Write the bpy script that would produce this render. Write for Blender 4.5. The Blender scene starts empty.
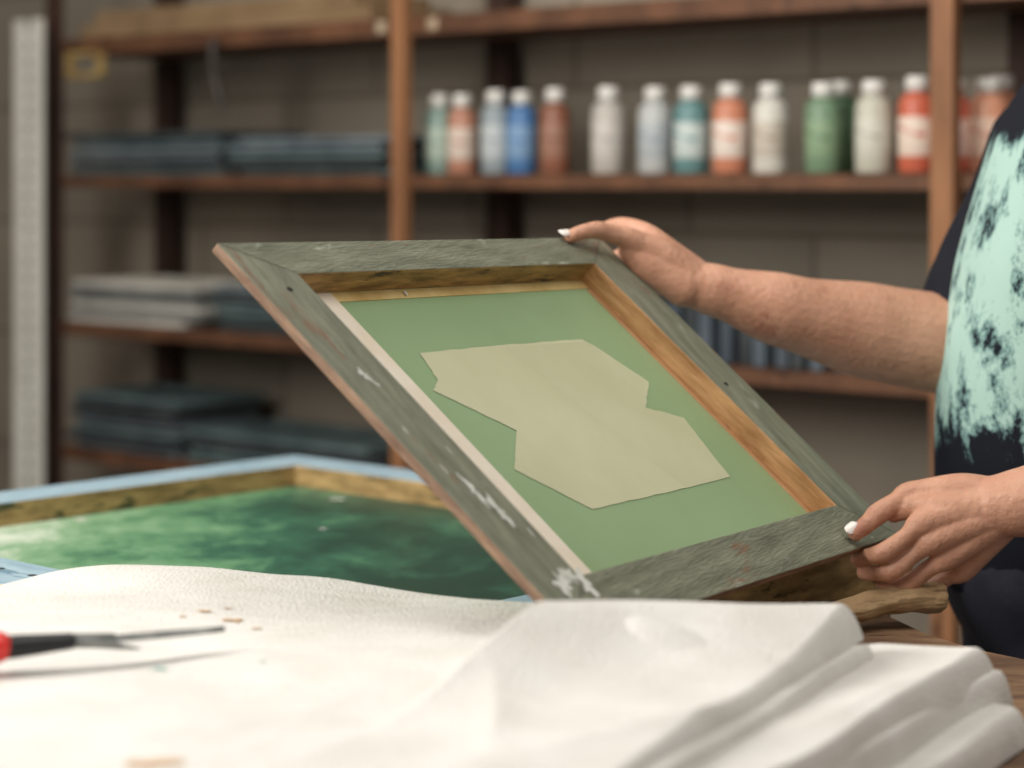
import bpy, math, random
from mathutils import Vector as V, noise
random.seed(4)
sc=bpy.context.scene
sc.view_settings.view_transform='Standard'
# ---------------------------------------------------------------- helpers
def lin(c):
    r=[]
    for x in c[:3]:
        x/=255.0
        r.append(x/12.92 if x<=.04045 else ((x+.055)/1.055)**2.4)
    return (*r,1)
def pmat(name,c1,c2=None,scale=20,rough=.6,bump=0.0,bscale=None,stretch=(1,1,1),lo=.35,hi=.65,metal=0,spec=.4,c3=None,s3=None,t3=.62,sss=0,st3=None,coord='Object',c4=None,s4=8,t4=.62,st4=(1,1,1)):
    m=bpy.data.materials.new(name); m.use_nodes=True
    N=m.node_tree.nodes; L=m.node_tree.links; b=N['Principled BSDF']
    b.inputs['Roughness'].default_value=rough; b.inputs['Metallic'].default_value=metal
    b.inputs['Specular IOR Level'].default_value=spec
    if sss:
        b.inputs['Subsurface Weight'].default_value=sss; b.inputs['Subsurface Scale'].default_value=.006
        b.inputs['Subsurface Radius'].default_value=(1,.4,.2)
    b.inputs['Base Color'].default_value=lin(c1)
    tc=N.new('ShaderNodeTexCoord'); src=tc.outputs[coord]
    mp=N.new('ShaderNodeMapping'); mp.inputs['Scale'].default_value=stretch
    L.new(src,mp.inputs['Vector'])
    col=None
    if c2 is not None:
        n=N.new('ShaderNodeTexNoise'); n.inputs['Scale'].default_value=scale; n.inputs['Detail'].default_value=7; n.inputs['Roughness'].default_value=.6
        L.new(mp.outputs[0],n.inputs['Vector'])
        cr=N.new('ShaderNodeValToRGB'); cr.color_ramp.elements[0].position=lo; cr.color_ramp.elements[1].position=hi
        cr.color_ramp.elements[0].color=lin(c1); cr.color_ramp.elements[1].color=lin(c2)
        L.new(n.outputs['Fac'],cr.inputs[0]); col=cr.outputs[0]
    def layer(col,c,s,t,stc,loc):
        n3=N.new('ShaderNodeTexNoise'); n3.inputs['Scale'].default_value=s; n3.inputs['Detail'].default_value=8; n3.inputs['Roughness'].default_value=.68
        mp3=N.new('ShaderNodeMapping'); mp3.inputs['Location'].default_value=loc; mp3.inputs['Scale'].default_value=stc
        L.new(src,mp3.inputs[0]); L.new(mp3.outputs[0],n3.inputs['Vector'])
        r3=N.new('ShaderNodeValToRGB'); r3.color_ramp.elements[0].position=t; r3.color_ramp.elements[1].position=t+.06
        L.new(n3.outputs['Fac'],r3.inputs[0])
        mx=N.new('ShaderNodeMix'); mx.data_type='RGBA'
        L.new(r3.outputs[0],mx.inputs[0]); L.new(col,mx.inputs[6]); mx.inputs[7].default_value=lin(c)
        return mx.outputs[2]
    if c3 is not None: col=layer(col,c3,s3 or scale*1.7,t3,st3 or stretch,(3.1,1.7,5.2))
    if c4 is not None: col=layer(col,c4,s4,t4,st4,(7.3,2.2,1.1))
    if col is not None: L.new(col,b.inputs['Base Color'])
    if bump:
        nb=N.new('ShaderNodeTexNoise'); nb.inputs['Scale'].default_value=bscale or scale*3; nb.inputs['Detail'].default_value=5
        L.new(mp.outputs[0],nb.inputs['Vector'])
        bp=N.new('ShaderNodeBump'); bp.inputs['Strength'].default_value=bump; bp.inputs['Distance'].default_value=.01
        L.new(nb.outputs['Fac'],bp.inputs['Height']); L.new(bp.outputs[0],b.inputs['Normal'])
    return m
class MB:
    def __init__(s): s.v=[]; s.f=[]; s.m=[]; s.uvd=None
    def quadface(s,idx,mi=0): s.f.append(tuple(idx)); s.m.append(mi)
    def poly(s,pts,mi=0):
        k=len(s.v); s.v+= [V(p) for p in pts]; s.quadface(range(k,k+len(pts)),mi)
    def box(s,o,a,b,c,mi=0):
        o,a,b,c=V(o),V(a),V(b),V(c)
        if a.cross(b).dot(c)<0: a,b=b,a
        k=len(s.v); s.v+=[o,o+a,o+a+b,o+b,o+c,o+a+c,o+a+b+c,o+b+c]
        for q in ((3,2,1,0),(4,5,6,7),(0,1,5,4),(1,2,6,5),(2,3,7,6),(3,0,4,7)): s.quadface([k+i for i in q],mi)
    def lathe(s,c,prof,mis,n=24,ax=None):
        c=V(c); k=len(s.v)
        for r,z in prof:
            for i in range(n):
                a=2*math.pi*i/n; s.v.append(c+V((r*math.cos(a),r*math.sin(a),z)))
        for j in range(len(prof)-1):
            for i in range(n):
                s.quadface((k+j*n+i,k+j*n+(i+1)%n,k+(j+1)*n+(i+1)%n,k+(j+1)*n+i),mis[j])
    def tube(s,pts,rad,n=28,seg=7,up=None,mi=0,cap=True,flat=1.0):
        P=[V(p) for p in pts]; R=list(rad); Q=[];RR=[]
        def cat(a,b,c,d,t): return .5*((2*b)+(c-a)*t+(2*a-5*b+4*c-d)*t*t+(3*b-3*c+d-a)*t**3)
        m=len(P)
        for i in range(m-1):
            a=P[max(i-1,0)];b=P[i];c=P[i+1];d=P[min(i+2,m-1)]
            for j in range(seg):
                t=j/seg; Q.append(cat(a,b,c,d,t)); RR.append(R[i]+(R[i+1]-R[i])*(t*t*(3-2*t)))
        Q.append(P[-1]);RR.append(R[-1])
        d0=(Q[1]-Q[0]).normalized(); d1=(Q[-1]-Q[-2]).normalized()
        if cap is True:
            pre=[];prr=[];post=[];por=[]
            for a in (80,62,45,30,15):
                a=math.radians(a); pre.append(Q[0]-d0*RR[0]*math.sin(a)); prr.append(RR[0]*math.cos(a))
            for a in (15,30,45,62,80):
                a=math.radians(a); post.append(Q[-1]+d1*RR[-1]*math.sin(a)); por.append(RR[-1]*math.cos(a))
            Q=pre+Q+post; RR=prr+RR+por
        u=V(up) if up else V((0.13,.2,1))
        k=len(s.v)
        for i,q in enumerate(Q):
            t=(Q[min(i+1,len(Q)-1)]-Q[max(i-1,0)]).normalized()
            sd=t.cross(u)
            if sd.length<1e-3: sd=t.cross(V((1,0,0)))
            sd.normalize(); w=sd.cross(t).normalized()
            for j in range(n):
                a=2*math.pi*j/n; s.v.append(q+sd*(RR[i]*math.cos(a))+w*(RR[i]*flat*math.sin(a)))
        for i in range(len(Q)-1):
            for j in range(n):
                s.quadface((k+i*n+j,k+i*n+(j+1)%n,k+(i+1)*n+(j+1)%n,k+(i+1)*n+j),mi)
        if cap:
            s.quadface([k+j for j in range(n)][::-1],mi); e=k+(len(Q)-1)*n; s.quadface([e+j for j in range(n)],mi)
    def build(s,name,mats,smooth=False,parent=None,bevel=0,recalc=True):
        me=bpy.data.meshes.new(name)
        c=sum(s.v,V((0,0,0)))/len(s.v)
        me.from_pydata([tuple(p-c) for p in s.v],[],s.f)
        for m in mats: me.materials.append(m)
        for p,mi in zip(me.polygons,s.m): p.material_index=mi; p.use_smooth=smooth
        if s.uvd:
            uv=me.uv_layers.new(name='grain')
            for p in me.polygons:
                al,ac=s.uvd[p.index]
                for li in p.loop_indices:
                    co=me.vertices[me.loops[li].vertex_index].co
                    uv.data[li].uv=(co.dot(al)+p.index*.37,co.dot(ac))
        if recalc:
            import bmesh
            b=bmesh.new(); b.from_mesh(me); bmesh.ops.recalc_face_normals(b,faces=b.faces); b.to_mesh(me); b.free()
        o=bpy.data.objects.new(name,me); o.location=c; sc.collection.objects.link(o)
        if parent: o.parent=parent
        if bevel:
            md=o.modifiers.new('bev','BEVEL'); md.width=bevel; md.segments=2; md.limit_method='ANGLE'
        return o
def empty(name):
    e=bpy.data.objects.new(name,None); sc.collection.objects.link(e); return e
def remesh(o,vs,it=6,f=.5):
    r=o.modifiers.new('r','REMESH'); r.mode='VOXEL'; r.voxel_size=vs; r.use_smooth_shade=True
    s=o.modifiers.new('s','SMOOTH'); s.iterations=it; s.factor=f
EY=1.35
E=V((.7434,-.669,0)); B_=V((.669,.7434,0)); Z=V((0,0,1))   # room axes: along shelf / away
# ---------------------------------------------------------------- materials
wood_shelf=pmat('shelf_wood',(82,54,38),(114,77,53),9,.6,.2,stretch=(1,1,1),c3=(62,40,28),s3=7,t3=.6)
wood_post=pmat('post_wood',(122,82,56),(160,112,76),5,.6,.2,stretch=(3,3,.5),c3=(84,54,38),s3=6,t3=.62)
wood_dark=pmat('dark_wood',(46,32,26),(66,44,34),8,.7)
wood_gold=pmat('frame_inner_wood',(112,86,46),(188,148,88),16,.55,.3,stretch=(1,6,1),coord='UV',c3=(66,52,28),s3=9,t3=.60,st3=(1,5,1))
wood_gold2=pmat('frame_inner_wood_red',(160,112,68),(212,162,112),12,.55,.3,stretch=(1,5,1),coord='UV',c3=(112,74,44),s3=8,t3=.62,st3=(1,6,1))
face_paint=pmat('worn_green_painted_wood',(98,101,84),(142,144,124),12,.55,.35,bscale=60,stretch=(1,6,1),lo=.3,hi=.7,coord='UV',c3=(128,102,80),s3=7,t3=.575,st3=(1,4,1),c4=(164,168,152),s4=13,t4=.61,st4=(1,2.5,1))
edge_paint=pmat('frame_edge',(100,74,58),(150,122,98),16,.6,.2,stretch=(1,5,1),coord='UV')
emul=pmat('green_emulsion',(142,170,126),(152,180,136),3,.35,spec=.5)
sten=pmat('open_stencil',(198,198,162),(208,208,174),6,.5)
sten2=pmat('open_stencil_overlap',(195,195,159),(205,205,171),6,.5)
tape=pmat('cream_tape',(246,238,222),(236,222,200),20,.5)
tape_y=pmat('yellow_tape',(196,164,100),(226,200,140),14,.5)
white_fleck=pmat('white_paint',(218,218,210),(196,198,186),60,.5)
blue=pmat('blue_paint',(138,166,180),(166,190,200),12,.45,c3=(104,134,150),s3=9,t3=.60,coord='UV',stretch=(1,4,1))
innerw=pmat('stained_wood',(126,102,62),(190,158,106),16,.6,c3=(74,74,48),s3=12,t3=.57,coord='UV',stretch=(1,4,1))
metal=pmat('painted_metal',(212,210,198),(226,224,214),10,.45)
# ---------------------------------------------------------------- room
def wall(name,o,a,b,mat):
    me=bpy.data.meshes.new(name)
    ang=math.atan2(a.y,a.x)
    me.from_pydata([(0,0,0),(a.length,0,0),(a.length,0,b.length),(0,0,b.length)],[],[(0,1,2,3)])
    me.materials.append(mat); ob=bpy.data.objects.new(name,me); ob.location=o; ob.rotation_euler=(0,0,ang); sc.collection.objects.link(ob); return ob
wm=bpy.data.materials.new('block_wall'); wm.use_nodes=True
N=wm.node_tree.nodes;L=wm.node_tree.links;b=N['Principled BSDF']; b.inputs['Roughness'].default_value=.85
tc=N.new('ShaderNodeTexCoord'); sp=N.new('ShaderNodeSeparateXYZ'); cb=N.new('ShaderNodeCombineXYZ'); L.new(tc.outputs['Object'],sp.inputs[0]); L.new(sp.outputs[0],cb.inputs[0]); L.new(sp.outputs[2],cb.inputs[1])
br=N.new('ShaderNodeTexBrick'); br.inputs['Scale'].default_value=1; br.inputs['Brick Width'].default_value=.62; br.inputs['Row Height'].default_value=.31; br.inputs['Mortar Size'].default_value=.006
br.inputs['Color1'].default_value=lin((172,160,142)); br.inputs['Color2'].default_value=lin((160,149,132)); br.inputs['Mortar'].default_value=lin((132,120,104))
L.new(cb.outputs[0],br.inputs['Vector'])
nz=N.new('ShaderNodeTexNoise'); nz.inputs['Scale'].default_value=2.2; nz.inputs['Detail'].default_value=5; L.new(cb.outputs[0],nz.inputs['Vector'])
mx=N.new('ShaderNodeMix'); mx.data_type='RGBA'; mx.blend_type='MULTIPLY'; mx.inputs[0].default_value=.6
L.new(br.outputs[0],mx.inputs[6]); L.new(nz.outputs['Fac'],mx.inputs[7]); L.new(mx.outputs[2],b.inputs['Base Color'])
P0=V((-1.105,5.5,0))
wall('wall_back',P0-E*3+B_*.37,E*8,Z*3,wm)
wall('wall_left',V((-2.9,1.0,0)),(P0-E*3+B_*.37)-V((-2.9,1.0,0)),Z*3,pmat('plaster',(150,140,126),(136,126,112),3,.9))
fl=MB(); fl.box((-6,-2,-.05),(12,0,0),(0,12,0),(0,0,.05)); fl.build('floor',[pmat('concrete',(134,130,132),(154,150,152),3,.8,.1)])
# ---------------------------------------------------------------- shelving unit
def sp_(l,bb,z): return P0+E*l+B_*bb+Z*z
su=MB()
Lx=3.75
for z,th,LL in ((1.36,.024,Lx),(1.005,.024,Lx),(.70,.024,1.2),(.25,.03,1.2),(1.69,.036,Lx)):
    su.box(sp_(-.02,0,z-th),E*LL,B_*.33,Z*th,0)
    su.box(sp_(-.02,-.018,z-th-.003),E*LL,B_*.018,Z*(th+.003),0)
for l,wd in ((.02,.04),(1.205,.036),(2.50,.044),(3.70,.044)):
    mi=1 if l>.1 else 2
    su.box(sp_(l-wd/2,-.044,0),E*wd,B_*.026,Z*2.25,mi)
for l in (0.02,1.17,2.46,3.68):
    su.box(sp_(l-.03,.30,0),E*.06,B_*.045,Z*2.25,2)
for l in (1.12,1.27): su.box(sp_(l,-.0195,1.660),E*.026,B_*.0015,Z*.024,3)
su.build('wooden_shelving_unit',[wood_shelf,wood_post,wood_dark,pmat('sticker',(195,180,155),(160,140,114),30)],bevel=.002)
mu=MB(); o=sp_(-.030,-.115,0)
mu.box(o,E*.045,B_*.004,Z*1.735); mu.box(o+E*.071,E*.045,B_*.004,Z*1.735); mu.box(o,E*.004,B_*.06,Z*1.735)
zz=0
while zz<1.72: mu.box(o+E*.045+Z*zz,E*.026,B_*.004,Z*.024); zz+=.04
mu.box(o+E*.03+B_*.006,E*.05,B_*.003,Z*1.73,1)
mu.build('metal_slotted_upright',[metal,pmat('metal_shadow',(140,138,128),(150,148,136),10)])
cm=MB(); cm.box(sp_(.06,.02,1.691),E*1.0,B_*.26,Z*.035); cm.box(sp_(.1,.03,1.727),E*.9,B_*.24,Z*.03); cm.build('cardboard_sheets',[pmat('cardboard',(150,124,92),(124,100,72),6,.8)],bevel=.003)
wf=MB(); o=sp_(.135,-.085,1.590)
for a,bb in (((0,0),(.13,.012)),((0,.052),(.13,.012)),((0,.0),(.014,.064)),((.116,0),(.014,.064))):
    wf.box(o+E*a[0]+Z*a[1],E*bb[0],B_*.02,Z*bb[1])
wf.build('small_wooden_bracket',[pmat('brass_wood',(176,150,92),(140,112,66),20)],bevel=.002)
hk=MB(); hk.tube([sp_(.62,-.04,1.66),sp_(.625,-.045,1.60),sp_(.64,-.045,1.55),sp_(.66,-.045,1.50)],[.011,.008,.012,.005]); hk.tube([sp_(.60,-.045,1.60),sp_(.66,-.045,1.61)],[.009,.007]); hk.build('hanging_clamp',[pmat('dark_metal',(52,44,40),(64,56,50),20,.5)],True)
def frame_stack(name,l0,l1,z,n,th,cols,seed,dep=.27,b0=.003):
    rnd=random.Random(seed); mb=MB(); w=.035
    for i in range(n):
        j=rnd.uniform(-.02,.02); k=rnd.uniform(0,.025); mi=rnd.randrange(len(cols))
        a=l0+j; c=l1+j-rnd.uniform(0,.05); z0=z+.001+i*th; t=th*.78
        mb.box(sp_(a,b0+k,z0),E*(c-a),B_*w,Z*t,mi); mb.box(sp_(a,b0+k+dep-w,z0),E*(c-a),B_*w,Z*t,mi)
        mb.box(sp_(a,b0+k+w,z0),E*w,B_*(dep-2*w),Z*t,mi); mb.box(sp_(c-w,b0+k+w,z0),E*w,B_*(dep-2*w),Z*t,mi)
        mb.box(sp_(a+w,b0+k+w,z0),E*(c-a-2*w),B_*(dep-2*w),Z*t*.2,mi)
    return mb.build(name,cols,bevel=.0015)
tealA=pmat('teal_dark',(72,88,90),(96,112,112),10,.6); tealB=pmat('slate',(88,98,104),(116,126,130),12,.6); tealC=pmat('dark_grey',(48,54,56),(68,74,76),12,.6)
pale=pmat('pale_frames',(216,212,202),(190,186,176),12,.6); pale2=pmat('pale_frames2',(136,138,134),(112,114,112),12,.6)
frame_stack('printing_frame_stack',.03,.60,1.361,6,.0175,[tealA,tealB,tealC],1)
frame_stack('printing_frame_stack',.62,1.15,1.361,5,.0175,[tealA,tealB,tealC],2)
frame_stack('printing_frame_stack',.02,.50,1.006,6,.0175,[pale,pale,pale2],3)
frame_stack('printing_frame_stack',.56,1.12,1.006,6,.0175,[tealA,tealB,tealC],5)
frame_stack('printing_frame_stack',.03,.44,.701,7,.02,[tealA,tealB,tealC],6)
frame_stack('printing_frame_stack',.48,1.12,.701,4,.02,[tealA,tealC],7)
up=MB()
for i in range(17):
    l=1.55+i*.042; hh=.125+random.uniform(-.012,.012); up.box(sp_(l,.03+random.uniform(0,.02),1.006),E*.028,B_*.24,Z*hh,i%3)
up.build('upright_printing_frames',[pmat('bluegrey',(76,86,96),(94,104,112),12),pmat('bluegrey2',(62,72,82),(82,90,98),12),tealC],bevel=.002)
# ---------------------------------------------------------------- bottles
capm=pmat('white_cap',(236,234,228),(228,224,216),30,.4)
def bottle(l,bb,col,lab,h=.165,R=.033,lab_lo=.03,lab_hi=.095):
    k=h/.165
    prof=[(.001,0),(R*.9,0),(R,.006),(R,lab_lo),(R*1.012,lab_lo+.001),(R*1.012,lab_hi),(R,lab_hi+.001),(R,.112),(R*.96,.122),(R*.82,.131),(R*.5,.138),(R*.5,.139),(R*.62,.139),(R*.62,.160),(R*.56,.165),(.001,.165)]
    prof=[(r,z*k) for r,z in prof]; mis=[0,0,0,1,1,1,0,0,0,0,0,2,2,2,2]
    mb=MB(); mb.lathe(sp_(l,bb,1.361),prof,mis)
    mb.build('paint_bottle',[col,lab,capm],True)
def bm(n,c): return pmat('bottle_'+n,c,tuple(min(255,int(x*1.10)) for x in c),25,.35)
def labm(n,c,ink):
    return pmat('label_'+n,c,tuple(min(255,int(x*1.05)) for x in c),25,.5,stretch=(1,1,2.5),c3=ink,s3=38,t3=.56)
bl=[(1.204,(126,148,138),(170,184,170)),(1.279,(172,122,100),(206,190,176)),(1.374,(140,150,154),(182,188,188)),(1.437,(74,114,160),(120,152,184)),
(1.536,(132,86,66),(150,110,90)),(1.675,(178,172,164),(194,188,180)),(1.785,(178,180,178),(168,174,176)),(1.880,(98,134,134),(190,200,196)),
(1.972,(192,126,98),(222,208,196)),(2.058,(204,200,190),(190,180,166)),(2.182,(112,138,110),(130,154,122)),(2.290,(188,186,170),(200,198,184)),
(2.374,(192,100,76),(222,204,188)),(2.450,(182,100,82),(210,194,186)),(2.522,(206,146,118),(224,190,168))]
inks=[(110,140,120),(150,84,60),(110,130,140),(60,100,160),(110,60,46),(150,144,134),(120,136,150),(60,120,130),(200,110,76),(150,130,110),(80,114,80),(160,158,140),(190,80,56),(170,70,56),(200,96,70)]
for i,(l,c,lb) in enumerate(bl): bottle(l,.075+(.01 if i%3==0 else 0),bm('c%d'%i,c),labm('l%d'%i,lb,inks[i]),h=.168+random.uniform(-.004,.006),R=.034 if i>4 else .031)
bottle(2.165,.16,bm('g2',(98,130,98)),bm('g3',(108,140,108)),h=.172); bottle(2.50,.16,bm('g4',(190,130,104)),bm('g5',(200,156,130)),h=.172)
bottle(2.62,.08,bm('g6',(180,170,150)),bm('g7',(200,150,120)));bottle(2.74,.08,bm('g8',(60,110,130)),bm('g9',(200,190,180)))
# ---------------------------------------------------------------- generic flat frame
def ring_frame(mb,O,U,W,n,wl,wr,wt,wb,dep,odep,mf=0,mi_in=1,mo=2):
    oc=[(0,0),(1,0),(1,1),(0,1)]; ic=[(wl,wt),(1-wr,wt),(1-wr,1-wb),(wl,1-wb)]
    k=len(mb.v); mb.uvd=[]
    un=U.normalized(); wn=W.normalized()
    for (a,b_),(c,d) in zip(oc,ic):
        o=O+U*a+W*b_; i=O+U*c+W*d
        mb.v+=[o,i,i-n*dep,o-n*odep]
    for q in range(4):
        a=k+q*4; b2=k+((q+1)%4)*4
        al,ac=(un,wn) if q%2==0 else (wn,un)
        mb.quadface((a,b2,b2+1,a+1),mf)
        mb.quadface((a+1,b2+1,b2+2,a+2),mi_in[q] if isinstance(mi_in,(list,tuple)) else mi_in)
        mb.quadface((a+2,b2+2,b2+3,a+3),mo); mb.quadface((a+3,b2+3,b2,a),mo)
        mb.uvd+=[(al,ac),(al,n),(al,ac),(al,n)]
A=V((-.2752,2.05,1.2926)); AB=V((.3797,.6230,-.0103)); AD=V((.3279,-.1650,-.3280)); n=AD.cross(AB).normalized()
A=A+AB.normalized()*.010
AB=AB*(1-.010/AB.length)
hf=empty('screen_printing_frame')
mb=MB(); TH=.028
ring_frame(mb,A,AB,AD,n,.108,.1025,.089,.119,TH,.010,0,[1,2,1,1],3)
mb.build('wooden_rails',[face_paint,wood_gold,wood_gold2,edge_paint],parent=hf,bevel=.0015)
def fp(s,t,h): return A+AB*s+AD*t+n*h
mb=MB(); mb.box(fp(.10,.08,-TH-.0015),AB*.80,AD*.81,n*.0015); mb.build('mesh_panel',[emul],parent=hf)
mb=MB(); mb.box(fp(.109,.09,-TH),AB*.103,AD*.79,n*.0012,0); mb.box(fp(.212,.09,-TH),AB*.686,AD*.026,n*.0010,1); mb.box(fp(.888,.12,-TH),AB*.010,AD*.76,n*.001,2)
mb.build('edge_tapes',[tape,tape_y,pmat('reddish_tape',(186,140,100),(200,156,116),20)],parent=hf)
mb=MB()
for a,b2 in (((0.004,.004),(.104,.085)),((.996,.004),(.901,.086)),((.996,.996),(.901,.884)),((.004,.996),(.104,.884))):
    p=fp(*a,.00025); q=fp(*b2,.00025); sd=(q-p).cross(n).normalized()*.0005; mb.poly([p-sd,q-sd,q+sd,p+sd])
mb.build('mitre_joints',[pmat('joint_dark',(80,76,62))],parent=hf,recalc=False)
st=[(.286,.269),(.50,.268),(.729,.273),(.748,.300),(.80,.419),(.719,.490),(.800,.533),(.766,.712),(.55,.716),(.343,.715),(.254,.588),(.340,.497),(.239,.369),(.270,.345)]
jit=[]
rnd=random.Random(3)
for i in range(len(st)):
    a=st[i]; b2=st[(i+1)%len(st)]
    for j in range(8):
        k=j/8; jit.append((a[0]+(b2[0]-a[0])*k+(rnd.uniform(-.0014,.0014) if j else 0),a[1]+(b2[1]-a[1])*k+(rnd.uniform(-.0016,.0016) if j else 0)))
mb=MB(); k0=[fp(s,t,-TH+.0006) for s,t in jit]
mb.v=k0+[fp(.52,.45,-TH+.0006)]
for i in range(len(k0)): mb.quadface((i,(i+1)%len(k0),len(k0)))
mb.build('stencil_design',[sten],parent=hf,recalc=False)
mb=MB(); mb.poly([fp(s,t,-TH+.0007) for s,t in ((.50,.275),(.735,.28),(.79,.415),(.717,.488),(.795,.535),(.764,.705),(.62,.71),(.575,.56),(.53,.40))])
mb.build('stencil_overlap',[sten2],parent=hf,recalc=False)
mb=MB()
def fleck(s,t,r,el,seed,h=.0004):
    rnd=random.Random(seed); d1=AD.normalized(); d2=AB.normalized(); pts=[]
    ph=[rnd.uniform(0,6.28) for _ in range(4)]
    for i in range(40):
        a=2*math.pi*i/40; rr=r*(.75+.3*math.sin(2*a+ph[0])+.22*math.sin(5*a+ph[1])+.15*math.sin(9*a+ph[2])); pts.append(fp(s,t,h)+d1*(math.cos(a)*rr*el)+d2*(math.sin(a)*rr))
    mb.v.append(fp(s,t,h)); c=len(mb.v)-1; k=len(mb.v); mb.v+=pts
    for i in range(40): mb.quadface((c,k+i,k+(i+1)%40))
for s,t,r,el,sd in ((.050,.36,.007,1.2,1),(.058,.385,.003,1.2,2),(.055,.66,.007,2.6,3),(.068,.71,.008,2.2,4),(.060,.89,.012,1.4,5),(.085,.875,.008,1.8,6),(.105,.90,.012,1.3,7),(.035,.60,.002,3,8),(.09,.77,.0015,4,9),(.03,.50,.0015,4,10),(.08,.56,.0012,5,11)): fleck(s,t,r,el,sd)
fleck(.38,.105,.0035,1,12,-TH+.003)
mb.build('paint_flecks',[white_fleck],parent=hf,recalc=False)
mb=MB()
for s,t in ((.955,.93),(.935,.94),(.06,.13),(.93,.5)):
    c=fp(s,t,.0004); mb.poly([c+AD.normalized()*(.003*math.cos(a))+AB.normalized()*(.004*math.sin(a)) for a in [2*math.pi*i/10 for i in range(10)]])
mb.build('nail_holes',[pmat('hole',(26,22,20))],parent=hf,recalc=False)
# ---------------------------------------------------------------- blue frame with green screen
K=V((-.332,3.44,.93)); Uw=V((.72,-.695,0)); Lw=V((-.66,-.752,0)); LL=.93; UL=1.12
bf=empty('coated_screen_frame')
mb=MB(); ring_frame(mb,K,Uw*UL,Lw*LL,Z,.08,.085,.085,.10,.055,.055,0,1,2); mb.build('blue_rails',[blue,innerw,innerw],parent=bf,bevel=.002)
gm=bpy.data.materials.new('wet_green_emulsion_painted_sheen'); gm.use_nodes=True; N=gm.node_tree.nodes;L=gm.node_tree.links;b=N['Principled BSDF']
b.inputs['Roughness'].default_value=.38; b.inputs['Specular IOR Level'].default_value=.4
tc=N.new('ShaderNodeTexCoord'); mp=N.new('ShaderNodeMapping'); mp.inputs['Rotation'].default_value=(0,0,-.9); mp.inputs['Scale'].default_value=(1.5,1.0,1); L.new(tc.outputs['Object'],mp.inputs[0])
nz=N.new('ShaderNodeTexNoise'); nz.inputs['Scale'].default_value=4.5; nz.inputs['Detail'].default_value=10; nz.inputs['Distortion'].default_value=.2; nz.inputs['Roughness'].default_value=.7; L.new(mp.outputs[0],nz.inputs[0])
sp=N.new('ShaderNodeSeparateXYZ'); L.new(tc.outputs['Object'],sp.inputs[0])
mr=N.new('ShaderNodeMapRange'); mr.inputs[1].default_value=-.40; mr.inputs[2].default_value=.10; mr.inputs[3].default_value=.17; mr.inputs[4].default_value=-.24; L.new(sp.outputs[0],mr.inputs[0])  # reflections painted into the green: brighter on the left, darker on the right
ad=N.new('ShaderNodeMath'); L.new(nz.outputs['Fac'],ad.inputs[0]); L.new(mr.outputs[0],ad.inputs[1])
cr=N.new('ShaderNodeValToRGB'); e=cr.color_ramp.elements; e[0].position=.25; e[0].color=lin((30,68,54)); e[1].position=.76; e[1].color=lin((210,220,202))  # pale top of the ramp paints whitish reflected streaks
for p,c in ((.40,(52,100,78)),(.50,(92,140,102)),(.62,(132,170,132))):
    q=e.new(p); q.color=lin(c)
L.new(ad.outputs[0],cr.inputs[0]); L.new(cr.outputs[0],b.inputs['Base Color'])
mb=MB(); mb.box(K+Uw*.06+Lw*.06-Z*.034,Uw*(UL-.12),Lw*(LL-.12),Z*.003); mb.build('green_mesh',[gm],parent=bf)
mb=MB()
for l,m_,r in ((.24,.14,.008),(.12,.5,.006),(.42,.34,.004)):
    c=K+E*l+Lw*m_-Z*.030; mb.poly([c+V((r*1.6*math.cos(a),r*math.sin(a),0)) for a in [2*math.pi*i/12 for i in range(12)]])
mb.build('paint_drops',[white_fleck],parent=bf,recalc=False)
mb=MB(); 
for l in (.44,.50,.56):
    c=K+Uw*l+Lw*(LL-.05)+Z*.0006; mb.poly([c+V((.005*math.cos(a),.005*math.sin(a),0)) for a in [2*math.pi*i/12 for i in range(12)]])
mb.build('bolt_marks',[tealC],parent=bf,recalc=False)
# ---------------------------------------------------------------- table
tm=pmat('rustic_table_wood',(92,68,50),(146,114,84),7,.7,.5,stretch=(1,4,1),c3=(52,38,28),s3=9,t3=.58)
tp=[(.44,2.72),(.43,2.6),(.405,2.50),(.44,2.38),(.47,2.30),(.60,2.16),(.95,2.05),(.98,1.15),(-1.3,1.12),(-1.32,2.95),(-.9,3.2),(-.36,3.62),(-.1,3.42)]
mb=MB(); m_=len(tp); T=.87; th=.055
P=[]
for i in range(m_):
    a=V(tp[i]);b2=V(tp[(i+1)%m_]); k=max(1,int((b2-a).length/.05))
    nn=V((-(b2-a).y,(b2-a).x)).normalized()
    for j in range(k):
        p=a+(b2-a)*(j/k); w=.012*noise.noise(V((p.x*9,p.y*9,1))); P.append(p+nn*w)
q=len(P); 
lv=[(0.0,T),(.006,T-.006),(.010,T-.03),(.0,T-th)]
cen=V((0,2.2))
for off,z in lv:
    for p in P:
        d=(p-cen).normalized(); o2=off+.004*noise.noise(V((p.x*20,p.y*20,z*30))); mb.v.append(V((p.x+d.x*o2,p.y+d.y*o2,z)))
for j in range(len(lv)-1):
    for i in range(q): mb.quadface((j*q+i,j*q+(i+1)%q,(j+1)*q+(i+1)%q,(j+1)*q+i))
mb.quadface(range(q)); mb.quadface([3*q+i for i in range(q)][::-1])
for x,y in ((.85,1.3),(.8,1.95),(-1.15,1.3),(-1.15,2.8),(-.4,3.4),(.25,2.6)):
    mb.box((x-.035,y-.035,0),(.07,0,0),(0,.07,0),(0,0,T-th+.002))
mb.build('rustic_work_table',[tm])
mb=MB(); mb.tube([(.30,2.36,.886),(.34,2.385,.890),(.38,2.405,.895),(.42,2.42,.899),(.462,2.43,.900)],[.016,.019,.023,.026,.027],n=9,flat=.62,cap='flat')
for v in mb.v:
    v+=V((noise.noise(v*40),noise.noise(v*40+V((5,0,0))),noise.noise(v*40+V((0,9,0)))))*.004
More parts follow.
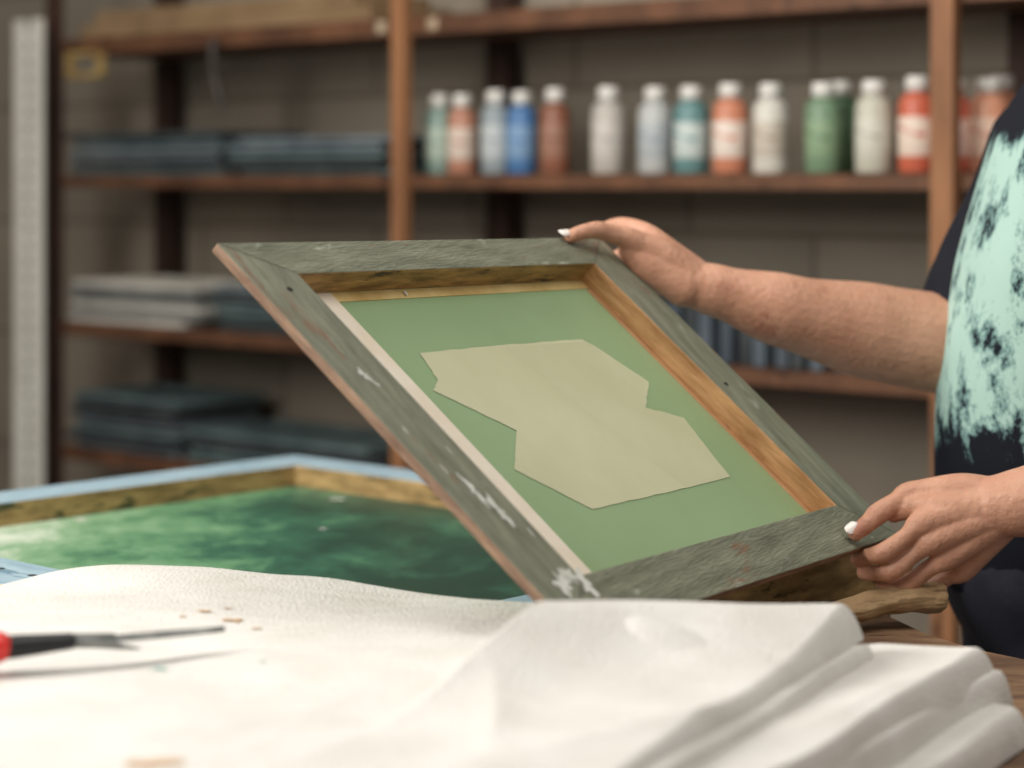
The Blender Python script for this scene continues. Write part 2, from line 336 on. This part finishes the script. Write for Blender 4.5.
mb.build('rough_wood_offcut',[pmat('tan_wood',(150,120,84),(186,156,116),14,.7,.5,stretch=(1,1,4),c3=(100,76,54),s3=12,t3=.56)],False,bevel=.002)
# ---------------------------------------------------------------- cloth
cl=bpy.data.materials.new('white_cotton'); cl.use_nodes=True; N=cl.node_tree.nodes;L=cl.node_tree.links;b=N['Principled BSDF']; b.inputs['Roughness'].default_value=.95; b.inputs['Specular IOR Level'].default_value=.1
geo=N.new('ShaderNodeTexCoord'); 
base=N.new('ShaderNodeTexNoise'); base.inputs['Scale'].default_value=12; base.inputs['Detail'].default_value=7; L.new(geo.outputs['Object'],base.inputs[0])
cr=N.new('ShaderNodeValToRGB'); cr.color_ramp.elements[0].color=lin((216,212,204)); cr.color_ramp.elements[1].color=lin((228,225,219)); cr.color_ramp.elements[0].position=.3; cr.color_ramp.elements[1].position=.65
L.new(base.outputs['Fac'],cr.inputs[0])
wv=N.new('ShaderNodeTexNoise'); wv.inputs['Scale'].default_value=300; wv.inputs['Detail'].default_value=3; L.new(geo.outputs['Object'],wv.inputs[0])
mpw=N.new('ShaderNodeMapping'); mpw.inputs['Rotation'].default_value=(0,0,-.93); mpw.inputs['Scale'].default_value=(.7,2.0,1); L.new(geo.outputs['Object'],mpw.inputs[0])
wr2=N.new('ShaderNodeTexNoise'); wr2.inputs['Scale'].default_value=9; wr2.inputs['Detail'].default_value=2; wr2.inputs['Distortion'].default_value=.8; L.new(mpw.outputs[0],wr2.inputs[0])
bp0=N.new('ShaderNodeBump'); bp0.inputs['Strength'].default_value=.35; bp0.inputs['Distance'].default_value=.012; L.new(wr2.outputs['Fac'],bp0.inputs['Height'])
bp=N.new('ShaderNodeBump'); bp.inputs['Strength'].default_value=.6; bp.inputs['Distance'].default_value=.003; L.new(wv.outputs['Fac'],bp.inputs['Height']); L.new(bp0.outputs[0],bp.inputs['Normal']); L.new(bp.outputs[0],b.inputs['Normal'])
L.new(cr.outputs[0],b.inputs['Base Color'])
def lerp_poly(pts,s):
    d=[0]
    for i in range(len(pts)-1): d.append(d[-1]+(V(pts[i+1])-V(pts[i])).length)
    t=s*d[-1]
    for i in range(len(pts)-1):
        if t<=d[i+1] or i==len(pts)-2:
            k=(t-d[i])/(d[i+1]-d[i]); return V(pts[i])*(1-k)+V(pts[i+1])*k
def ridge(x,y,z): return (1-min(1,abs(noise.noise(V((x,y,z))))*2.2))**3
def pad(name,far,near,z0,zf,rr,nx,ny,par,seed=0,wr=.004,cr_=.003):
    mb=MB(); W=(V(far[0])-V(far[-1])).length; H=(V(far[0])-V(near[0])).length
    def warp(t): return t-.10*math.sin(2*math.pi*t)
    for j in range(ny+1):
        t=warp(j/ny)
        for i in range(nx+1):
            s=warp(i/nx)
            p=lerp_poly(far,s).lerp(lerp_poly(near,s),t)
            e=min(s*W,(1-s)*W)/rr; g=min(t*H,(1-t)*H)/rr
            def prof(x): x=min(1,max(0,x)); return math.sqrt(max(0,1-(1-x)**2))
            f=prof(e)*prof(g)
            zz=zf(p.x,p.y,s,t)
            u=(p.x*.60+p.y*.80); v=(-p.x*.80+p.y*.60)
            w=wr*(.8*noise.noise(V((u*3,v*10,seed)))+1.2*noise.noise(V((p.x*5,p.y*5,seed+9))))
            uu=u+.03*noise.noise(V((p.x*5,p.y*5,seed+2))); vv=v+.03*noise.noise(V((p.x*5,p.y*5,seed+4)))
            w+=cr_*(ridge(uu*1.5,vv*7,seed+11)-.2)
            dx=.007*noise.noise(V((p.x*7,p.y*7,seed+3))); dy=.007*noise.noise(V((p.x*7,p.y*7,seed+7)))
            z=z0+(zz-z0)*f+w*f
            mb.v.append(V((p.x+dx,p.y+dy,z)))
    for j in range(ny):
        for i in range(nx):
            a=j*(nx+1)+i; mb.quadface((a,a+1,a+nx+2,a+nx+1))
    o=mb.build(name,[cl],True,par); return o
cp=empty('white_cotton_cloth')
def zA(x,y,s,t):
    bmp=.040*math.exp(-((x-.09)/.09)**2-((y-1.80)/.05)**2)
    d=.010*math.exp(-((x+.38)/.12)**2-((y-2.2)/.05)**2)
    return .962+bmp+d
pad('base_layer',[(-.85,2.06),(-.52,2.15),(-.40,2.275),(-.30,2.26),(-.15,2.19),(.03,2.08),(.24,1.95)],[(-.9,1.15),(-.6,1.15),(-.3,1.15),(-.05,1.12)],.872,zA,.022,220,170,cp,1,.004,.0015)
def zH(x,y,s,t): return .968+.034*(1-s)**.8*math.exp(-(t/.22)**2)+.020*math.exp(-(t/.2)**2)
pad('top_fold',[(.015,1.785),(.075,1.822),(.17,1.88),(.305,1.94)],[(-.30,1.25),(-.2,1.22),(-.08,1.22),(.0,1.30)],.954,zH,.020,160,140,cp,2,.003,.0055)
pad('under_fold',[(.05,1.79),(.10,1.83),(.19,1.885),(.315,1.932)],[(-.26,1.25),(-.16,1.22),(-.05,1.22),(.018,1.31)],.92,lambda x,y,s,t:.956,.011,100,100,cp,6,.002,.002)
pad('second_fold',[(.05,1.86),(.20,1.93),(.33,1.99),(.43,1.965)],[(-.20,1.3),(-.1,1.25),(0,1.25),(.085,1.38)],.90,lambda x,y,s,t:.944,.018,120,110,cp,3,.003,.004)
pad('second_under_fold',[(.05,1.86),(.20,1.93),(.34,1.995),(.441,1.965)],[(-.20,1.3),(-.1,1.25),(0,1.25),(.092,1.38)],.872,lambda x,y,s,t:.924,.012,100,90,cp,8,.002,.002)
pad('lower_fold',[(.10,1.9),(.25,1.96),(.36,1.985),(.440,1.91)],[(-.10,1.3),(0,1.25),(.06,1.25),(.145,1.40)],.872,lambda x,y,s,t:.903,.014,90,90,cp,4,.002,.003)
mb=MB()
def stain(x,y,r,mi,seed):
    rnd=random.Random(seed); pts=[]
    for i in range(12):
        a=2*math.pi*i/12; rr=r*rnd.uniform(.4,1.3); pts.append(V((x+1.4*rr*math.cos(a),y+rr*math.sin(a),.99)))
    mb.poly(pts,mi)
stains=[(-.275,2.005,.005,0),(-.245,1.975,.007,0),(-.255,2.02,.003,0),(-.28,1.78,.007,1),(-.22,1.95,.004,0),(-.20,1.80,.002,1),(-.24,1.50,.014,0),(-.29,1.98,.004,0)]
for i,(x,y,r,mi) in enumerate(stains): stain(x,y,r,mi,i)
so=mb.build('dried_stains',[pmat('ochre_stain',(190,150,112),(212,184,152),30,.9),pmat('teal_stain',(130,180,168),(166,198,188),30,.9)],False,cp,recalc=False)
sw=so.modifiers.new('sw','SHRINKWRAP'); sw.target=bpy.data.objects['base_layer']; sw.wrap_method='PROJECT'; sw.use_project_z=True; sw.use_negative_direction=True; sw.use_positive_direction=True; sw.offset=.0012
tl=empty('palette_knife')
d=V((.78,.42,0)).normalized(); o=V((-.352,1.785,.984)); sd=V((-d.y,d.x,0))
mb=MB(); mb.tube([o-d*.14,o-d*.09,o-d*.05,o-d*.0],[.010,.0115,.011,.008],flat=.85); mb.build('black_grip',[pmat('black_rubber',(24,24,26),(34,34,36),20,.4)],True,tl)
mb=MB(); mb.tube([o-d*.15,o-d*.058+V((0,0,.001))],[.0125,.0138],flat=.9); mb.build('red_handle_part',[pmat('red_plastic',(214,50,44),(224,60,52),20,.35)],True,tl)
mb=MB()
pr=[(0,.005),(.02,.008),(.06,.0095),(.1,.007),(.132,.0005)]
for a,w in pr:
    c=o+d*a+V((0,0,-.001-.02*a)); mb.v+=[c-sd*w-V((0,0,.001)),c+V((0,0,.0035)),c+sd*w-V((0,0,.001))]
for i in range(len(pr)-1):
    a=i*3; mb.quadface((a,a+3,a+4,a+1)); mb.quadface((a+1,a+4,a+5,a+2)); mb.quadface((a,a+2,a+5,a+3))
d2=V((.9,.18,0)).normalized(); mb.tube([o-d*.005,o+d2*.03-V((0,0,.004)),o+d2*.055-V((0,0,.008))],[.005,.003,.001])
mb.tube([o-d*.005,o+d*.035-V((0,0,.001))],[.0065,.0045]); mb.build('steel_blade',[pmat('steel',(96,98,96),(140,140,136),30,.4,metal=.4)],False,tl)
# ---------------------------------------------------------------- person
ps=empty('person')
skin=pmat('skin',(184,134,108),(204,154,128),16,.46,.25,bscale=130,sss=.14,c3=(170,116,94),s3=10,t3=.57)
nailm=pmat('nail_polish',(240,232,224),(236,226,218),10,.2,spec=.6)
def nail(name,c,d,nn,l,w):
    d=V(d).normalized(); nn=V(nn); nn=(nn-d*nn.dot(d)).normalized(); s=d.cross(nn); mb=MB(); R=7;S=10
    for i in range(R+1):
        a=-1+2*i/R
        for j in range(S+1):
            b2=-1+2*j/S; x=b2*math.sqrt(max(.02,1-abs(a)**4)); mb.v.append(V(c)+d*(a*l/2)+s*(x*w/2)+nn*(-(x*x)*w*.22-a*a*.0006))
    for i in range(R):
        for j in range(S):
            a=i*(S+1)+j; mb.quadface((a,a+1,a+S+2,a+S+1))
    o=mb.build(name,[nailm],True,ps); sm=o.modifiers.new('s','SOLIDIFY'); sm.thickness=.0012; sm.offset=0
G=V((.40,2.43,.955))
def g(x,y,z): return G+V((x,y,z))*.001
mb=MB()
thumb=[g(-32,-21,17),g(-18,-17,27),g(-6,-10,36),g(14,-4,47),g(34,0,56),g(88,-12,58),g(120,-20,50)]
mb.tube(thumb,[.0086,.0098,.0118,.0112,.0142,.022,.026])
F=[
 [g(-16,34,-22),g(-25,6,-15),g(-17,-14,-9),g(-4,-32,-2),g(20,-33,15),g(44,-31,32),g(118,-24,48)],
 [g(-8,42,-34),g(-17,12,-31),g(-8,-8,-28),g(7,-26,-22),g(30,-29,-3),g(54,-32,14),g(122,-24,42)],
 [g(10,52,-44),g(2,24,-42),g(12,4,-42),g(25,-14,-38),g(47,-20,-21),g(70,-25,-4),g(124,-22,36)],
 [g(38,58,-48),g(32,36,-48),g(40,20,-49),g(51,4,-46),g(70,-4,-34),g(88,-11,-20),g(126,-18,32)]]
Rr=[[.0074,.0088,.0086,.0106,.0096,.0152,.022],[.0076,.0090,.0088,.0108,.0098,.0156,.024],[.0072,.0086,.0083,.0104,.0094,.0150,.024],[.006,.0074,.0072,.0092,.0084,.0140,.022]]
for a,r in zip(F,Rr): mb.tube(a,r)
mb.tube([g(12,-2,34),g(34,-8,44),g(60,-20,40),g(100,-22,44)],[.009,.015,.022,.026])
mb.tube([g(70,-10,20),g(110,-16,34)],[.026,.030])
mb.tube([g(118,-22,46),g(150,-28,52),(.60,2.395,1.022),(.68,2.40,1.04),(.74,2.42,1.06)],[.033,.037,.046,.050,.050])
mb.tube([(.74,2.42,1.06),(.735,2.44,1.18),(.71,2.50,1.32)],[.050,.050,.055])
o=mb.build('near_arm_and_hand',[skin],True,ps); remesh(o,.0019,3,.4)
nail('near_thumb_nail',g(-37,-26,24),V(g(-32,-21,17))-V(g(-6,-10,36)),(.1,-.75,.65),.016,.0115)
Bc=V((.1045,2.673,1.2823))
def h(x,y,z): return Bc+V((x,y,z))*.001
mb=MB()
mb.tube([h(-36,-76,3),h(-20,-66,8),h(-2,-52,9),h(18,-38,2),h(38,-24,-4),h(78,-8,-26),h(112,0,-56)],[.0082,.0090,.0108,.0106,.0142,.022,.026])
F=[
 [h(-22,62,-12),h(0,62,4),h(32,38,12),h(66,10,-6),h(112,2,-48)],
 [h(-12,30,-44),h(8,44,-34),h(38,36,-22),h(78,6,-24),h(114,2,-52)],
 [h(-2,24,-66),h(18,38,-58),h(44,34,-46),h(82,2,-40),h(116,0,-58)],
 [h(24,14,-86),h(36,28,-80),h(58,24,-66),h(84,-6,-54),h(116,-2,-62)]]
Rf=[[.0074,.0084,.0106,.0152,.022],[.0076,.0086,.0108,.0156,.024],[.0072,.0082,.0104,.0150,.024],[.006,.007,.0092,.0140,.022]]
for a,r in zip(F,Rf): mb.tube(a,[x*1.04 for x in r])
mb.tube([h(34,-20,-14),h(60,-14,-34),h(100,-6,-58)],[.014,.022,.026])
mb.tube([h(110,0,-56),(.25,2.68,1.216),(.33,2.70,1.192),(.44,2.745,1.165),(.54,2.77,1.147)],[.028,.032,.045,.059,.062])
mb.tube([(.545,2.775,1.150),(.600,2.80,1.215),(.645,2.83,1.30),(.67,2.85,1.37)],[.058,.053,.052,.054])
o=mb.build('far_arm_and_hand',[skin],True,ps); remesh(o,.0020,3,.4)
nail('far_thumb_nail',h(-43,-82,9),V((-34,-24,-3)),(.0,-.6,.8),.017,.012)
# shirt
shm=bpy.data.materials.new('tie_dye_shirt'); shm.use_nodes=True; N=shm.node_tree.nodes;L=shm.node_tree.links;b=N['Principled BSDF']; b.inputs['Roughness'].default_value=.9; b.inputs['Specular IOR Level'].default_value=.15
tc=N.new('ShaderNodeTexCoord'); 
mp=N.new('ShaderNodeMapping'); mp.inputs['Scale'].default_value=(1.2,1.1,.75); mp.inputs['Rotation'].default_value=(0,.3,0); L.new(tc.outputs['Object'],mp.inputs[0])
n1=N.new('ShaderNodeTexNoise'); n1.inputs['Scale'].default_value=13; n1.inputs['Detail'].default_value=12; n1.inputs['Roughness'].default_value=.78; n1.inputs['Distortion'].default_value=.15; L.new(mp.outputs[0],n1.inputs[0])
sp=N.new('ShaderNodeSeparateXYZ'); L.new(tc.outputs['Object'],sp.inputs[0])
m1=N.new('ShaderNodeMapRange'); m1.interpolation_type='SMOOTHSTEP'; L.new(sp.outputs[2],m1.inputs[0])
m2=N.new('ShaderNodeMapRange'); m2.interpolation_type='SMOOTHSTEP'; L.new(sp.outputs[2],m2.inputs[0])
mm=N.new('ShaderNodeMath'); mm.operation='MULTIPLY'; L.new(m1.outputs[0],mm.inputs[0]); L.new(m2.outputs[0],mm.inputs[1])
ma=N.new('ShaderNodeMath'); ma.operation='MULTIPLY_ADD'; L.new(mm.outputs[0],ma.inputs[0]); ma.inputs[1].default_value=.31; ma.inputs[2].default_value=-.22
ad=N.new('ShaderNodeMath'); L.new(n1.outputs['Fac'],ad.inputs[0]); L.new(ma.outputs[0],ad.inputs[1])
cr=N.new('ShaderNodeValToRGB'); e=cr.color_ramp.elements; e[0].position=.51; e[0].color=lin((26,28,36)); e[1].position=.60; e[1].color=lin((168,198,188))
q=e.new(.545); q.color=lin((106,138,136))
L.new(ad.outputs[0],cr.inputs[0]); L.new(cr.outputs[0],b.inputs['Base Color'])
nb=N.new('ShaderNodeTexNoise'); nb.inputs['Scale'].default_value=7; L.new(mp.outputs[0],nb.inputs[0]); bp=N.new('ShaderNodeBump'); bp.inputs['Strength'].default_value=.5; bp.inputs['Distance'].default_value=.02; L.new(nb.outputs['Fac'],bp.inputs['Height']); L.new(bp.outputs[0],b.inputs['Normal'])
black=pmat('black_cotton',(24,25,31),(34,35,42),12,.9,.2,spec=.15)
def loft(name,rings,mat,par,n=48,cy=2.70):
    mb=MB()
    for z,fx,a,bb in rings:
        for i in range(n):
            t=2*math.pi*i/n; c,s=math.cos(t),math.sin(t)
            x=math.copysign(abs(c)**.85,c)*a; y=math.copysign(abs(s)**.85,s)*bb
            w=1+.02*noise.noise(V((x*14,y*14,z*7)))
            mb.v.append(V((fx+a+x*w,cy+y*w,z)))
    for j in range(len(rings)-1):
        for i in range(n): mb.quadface((j*n+i,j*n+(i+1)%n,(j+1)*n+(i+1)%n,(j+1)*n+i))
    mb.quadface(range(n)); mb.quadface([(len(rings)-1)*n+i for i in range(n)])
    o=mb.build(name,[mat],True,par); return o
def dens(r,k=4):
    out=[]
    for i in range(len(r)-1):
        for j in range(k): out.append(tuple(r[i][q]*(1-j/k)+r[i+1][q]*j/k for q in range(4)))
    return out+[r[-1]]
o=loft('shirt_body',dens([(.86,.520,.14,.185),(.94,.514,.14,.18),(1.014,.512,.138,.172),(1.10,.514,.132,.165),(1.17,.521,.127,.165),(1.254,.539,.122,.172),(1.35,.568,.108,.182),(1.41,.588,.09,.175),(1.445,.605,.075,.13),(1.47,.62,.062,.085)]),shm,ps)
zc=o.location.z
m1.inputs[1].default_value=.96-zc; m1.inputs[2].default_value=1.10-zc
m2.inputs[1].default_value=1.46-zc; m2.inputs[2].default_value=1.36-zc
sm=o.modifiers.new('s','SMOOTH'); sm.iterations=5
for nm,pts,rd in (('far_sleeve',[(.675,2.84,1.385),(.648,2.825,1.32),(.605,2.805,1.245),(.566,2.783,1.166)],[.072,.071,.070,.068]),('near_sleeve',[(.675,2.56,1.385),(.71,2.51,1.31),(.735,2.46,1.22),(.738,2.455,1.20)],[.072,.072,.068,.067])):
    mb=MB(); mb.tube(pts,rd,n=32,cap=False); mb.tube([pts[0],V(pts[0])+V((0,0,.001))],[rd[0],rd[0]],n=32)
    o=mb.build(nm,[black],True,ps,recalc=False); s=o.modifiers.new('s','SOLIDIFY'); s.thickness=.003
nav=pmat('navy_trousers',(30,32,42),(40,42,54),10,.85,.2)
mb=MB()
for sy in (-1,1):
    mb.tube([(.66,2.70+sy*.07,.88),(.66,2.70+sy*.088,.74),(.655,2.70+sy*.095,.47),(.675,2.70+sy*.10,.10)],[.115,.10,.068,.058])
mb.tube([(.655,2.64,.88),(.655,2.76,.88)],[.13,.13]); mb.tube([(.655,2.66,.93),(.655,2.74,.93)],[.12,.12])
o=mb.build('trousers',[nav],True,ps); remesh(o,.008,4)
for sy in (-1,1):
    mb=MB(); mb.tube([(.71,2.70+sy*.10,.05),(.64,2.70+sy*.105,.05),(.52,2.70+sy*.11,.035)],[.045,.046,.033],flat=.95); o=mb.build('shoe',[black],True,ps)
HX=.045
mb=MB(); mb.tube([(.70,2.70,1.42),(.69+HX*.7,2.70,1.50),(.68+HX,2.70,1.56)],[.055,.05,.052])
mb.tube([(.66+HX,2.70,1.655),(.69+HX,2.70,1.665)],[.078,.080]); mb.tube([(.645+HX,2.70,1.59),(.67+HX,2.70,1.62)],[.048,.062]); mb.tube([(.605+HX,2.70,1.56),(.64+HX,2.70,1.57)],[.02,.035])
mb.tube([(.590+HX,2.70,1.645),(.568+HX,2.70,1.612)],[.008,.013]); mb.tube([(.592+HX,2.70,1.578),(.594+HX,2.70,1.586)],[.016,.014])
for sy in (-1,1): mb.tube([(.69+HX,2.70+sy*.078,1.64),(.685+HX,2.70+sy*.082,1.61)],[.016,.012])
o=mb.build('head',[skin],True,ps); remesh(o,.005,4)
mb=MB(); mb.tube([(.68+HX,2.70,1.70),(.715+HX,2.70,1.67),(.745+HX,2.70,1.60),(.755+HX,2.70,1.50)],[.080,.090,.07,.03]); o=mb.build('hair',[pmat('brown_hair',(50,34,26),(74,52,38),30,.6,.4,stretch=(6,6,1))],True,ps)
for sy in (-1,1):
    mb=MB(); mb.tube([(.592+HX,2.70+sy*.03,1.638),(.594+HX,2.70+sy*.03,1.638)],[.011,.011]); mb.build('eye',[pmat('eye_white',(230,226,220))],True,ps)
    mb=MB(); mb.tube([(.585+HX,2.70+sy*.03,1.638),(.586+HX,2.70+sy*.03,1.638)],[.0055,.0055]); mb.build('iris',[pmat('iris_brown',(50,30,20))],True,ps)
mb=MB(); mb.tube([(.583+HX,2.68,1.580),(.577+HX,2.70,1.580),(.583+HX,2.72,1.580)],[.004,.006,.004]); mb.build('lips',[pmat('lip',(170,90,84))],True,ps)
# ---------------------------------------------------------------- lights
def area(name,loc,tgt,size,pw,col):
    l=bpy.data.lights.new(name,'AREA'); l.shape='SQUARE'; l.size=size; l.energy=pw; l.color=col
    o=bpy.data.objects.new(name,l); o.location=loc; o.rotation_euler=(V(tgt)-V(loc)).to_track_quat('-Z','Y').to_euler(); sc.collection.objects.link(o)
area('window_light',(-1.9,1.2,2.2),(.1,2.3,1.0),1.1,66,(1,.975,.93))
area('ceiling_light',(.5,2.0,2.9),(.2,2.3,.9),1.2,17,(1,.96,.9))
area('shelf_fill_light',(-.9,3.0,2.6),(.6,4.9,.9),1.2,26,(1,.95,.88))  # unseen fill, added to brighten the shelves and back wall
w=bpy.data.worlds.new('w'); sc.world=w; w.use_nodes=True; w.node_tree.nodes['Background'].inputs[0].default_value=(1,.97,.93,1); w.node_tree.nodes['Background'].inputs[1].default_value=.36
# ---------------------------------------------------------------- camera
c=bpy.data.cameras.new('camera'); co=bpy.data.objects.new('camera',c); sc.collection.objects.link(co)
co.location=(0,0,EY); co.rotation_euler=(math.pi/2,0,0); c.lens=79.1; c.sensor_width=36; c.shift_y=-204/1024
c.dof.use_dof=True; c.dof.focus_distance=2.3; c.dof.aperture_fstop=2.8
sc.camera=co
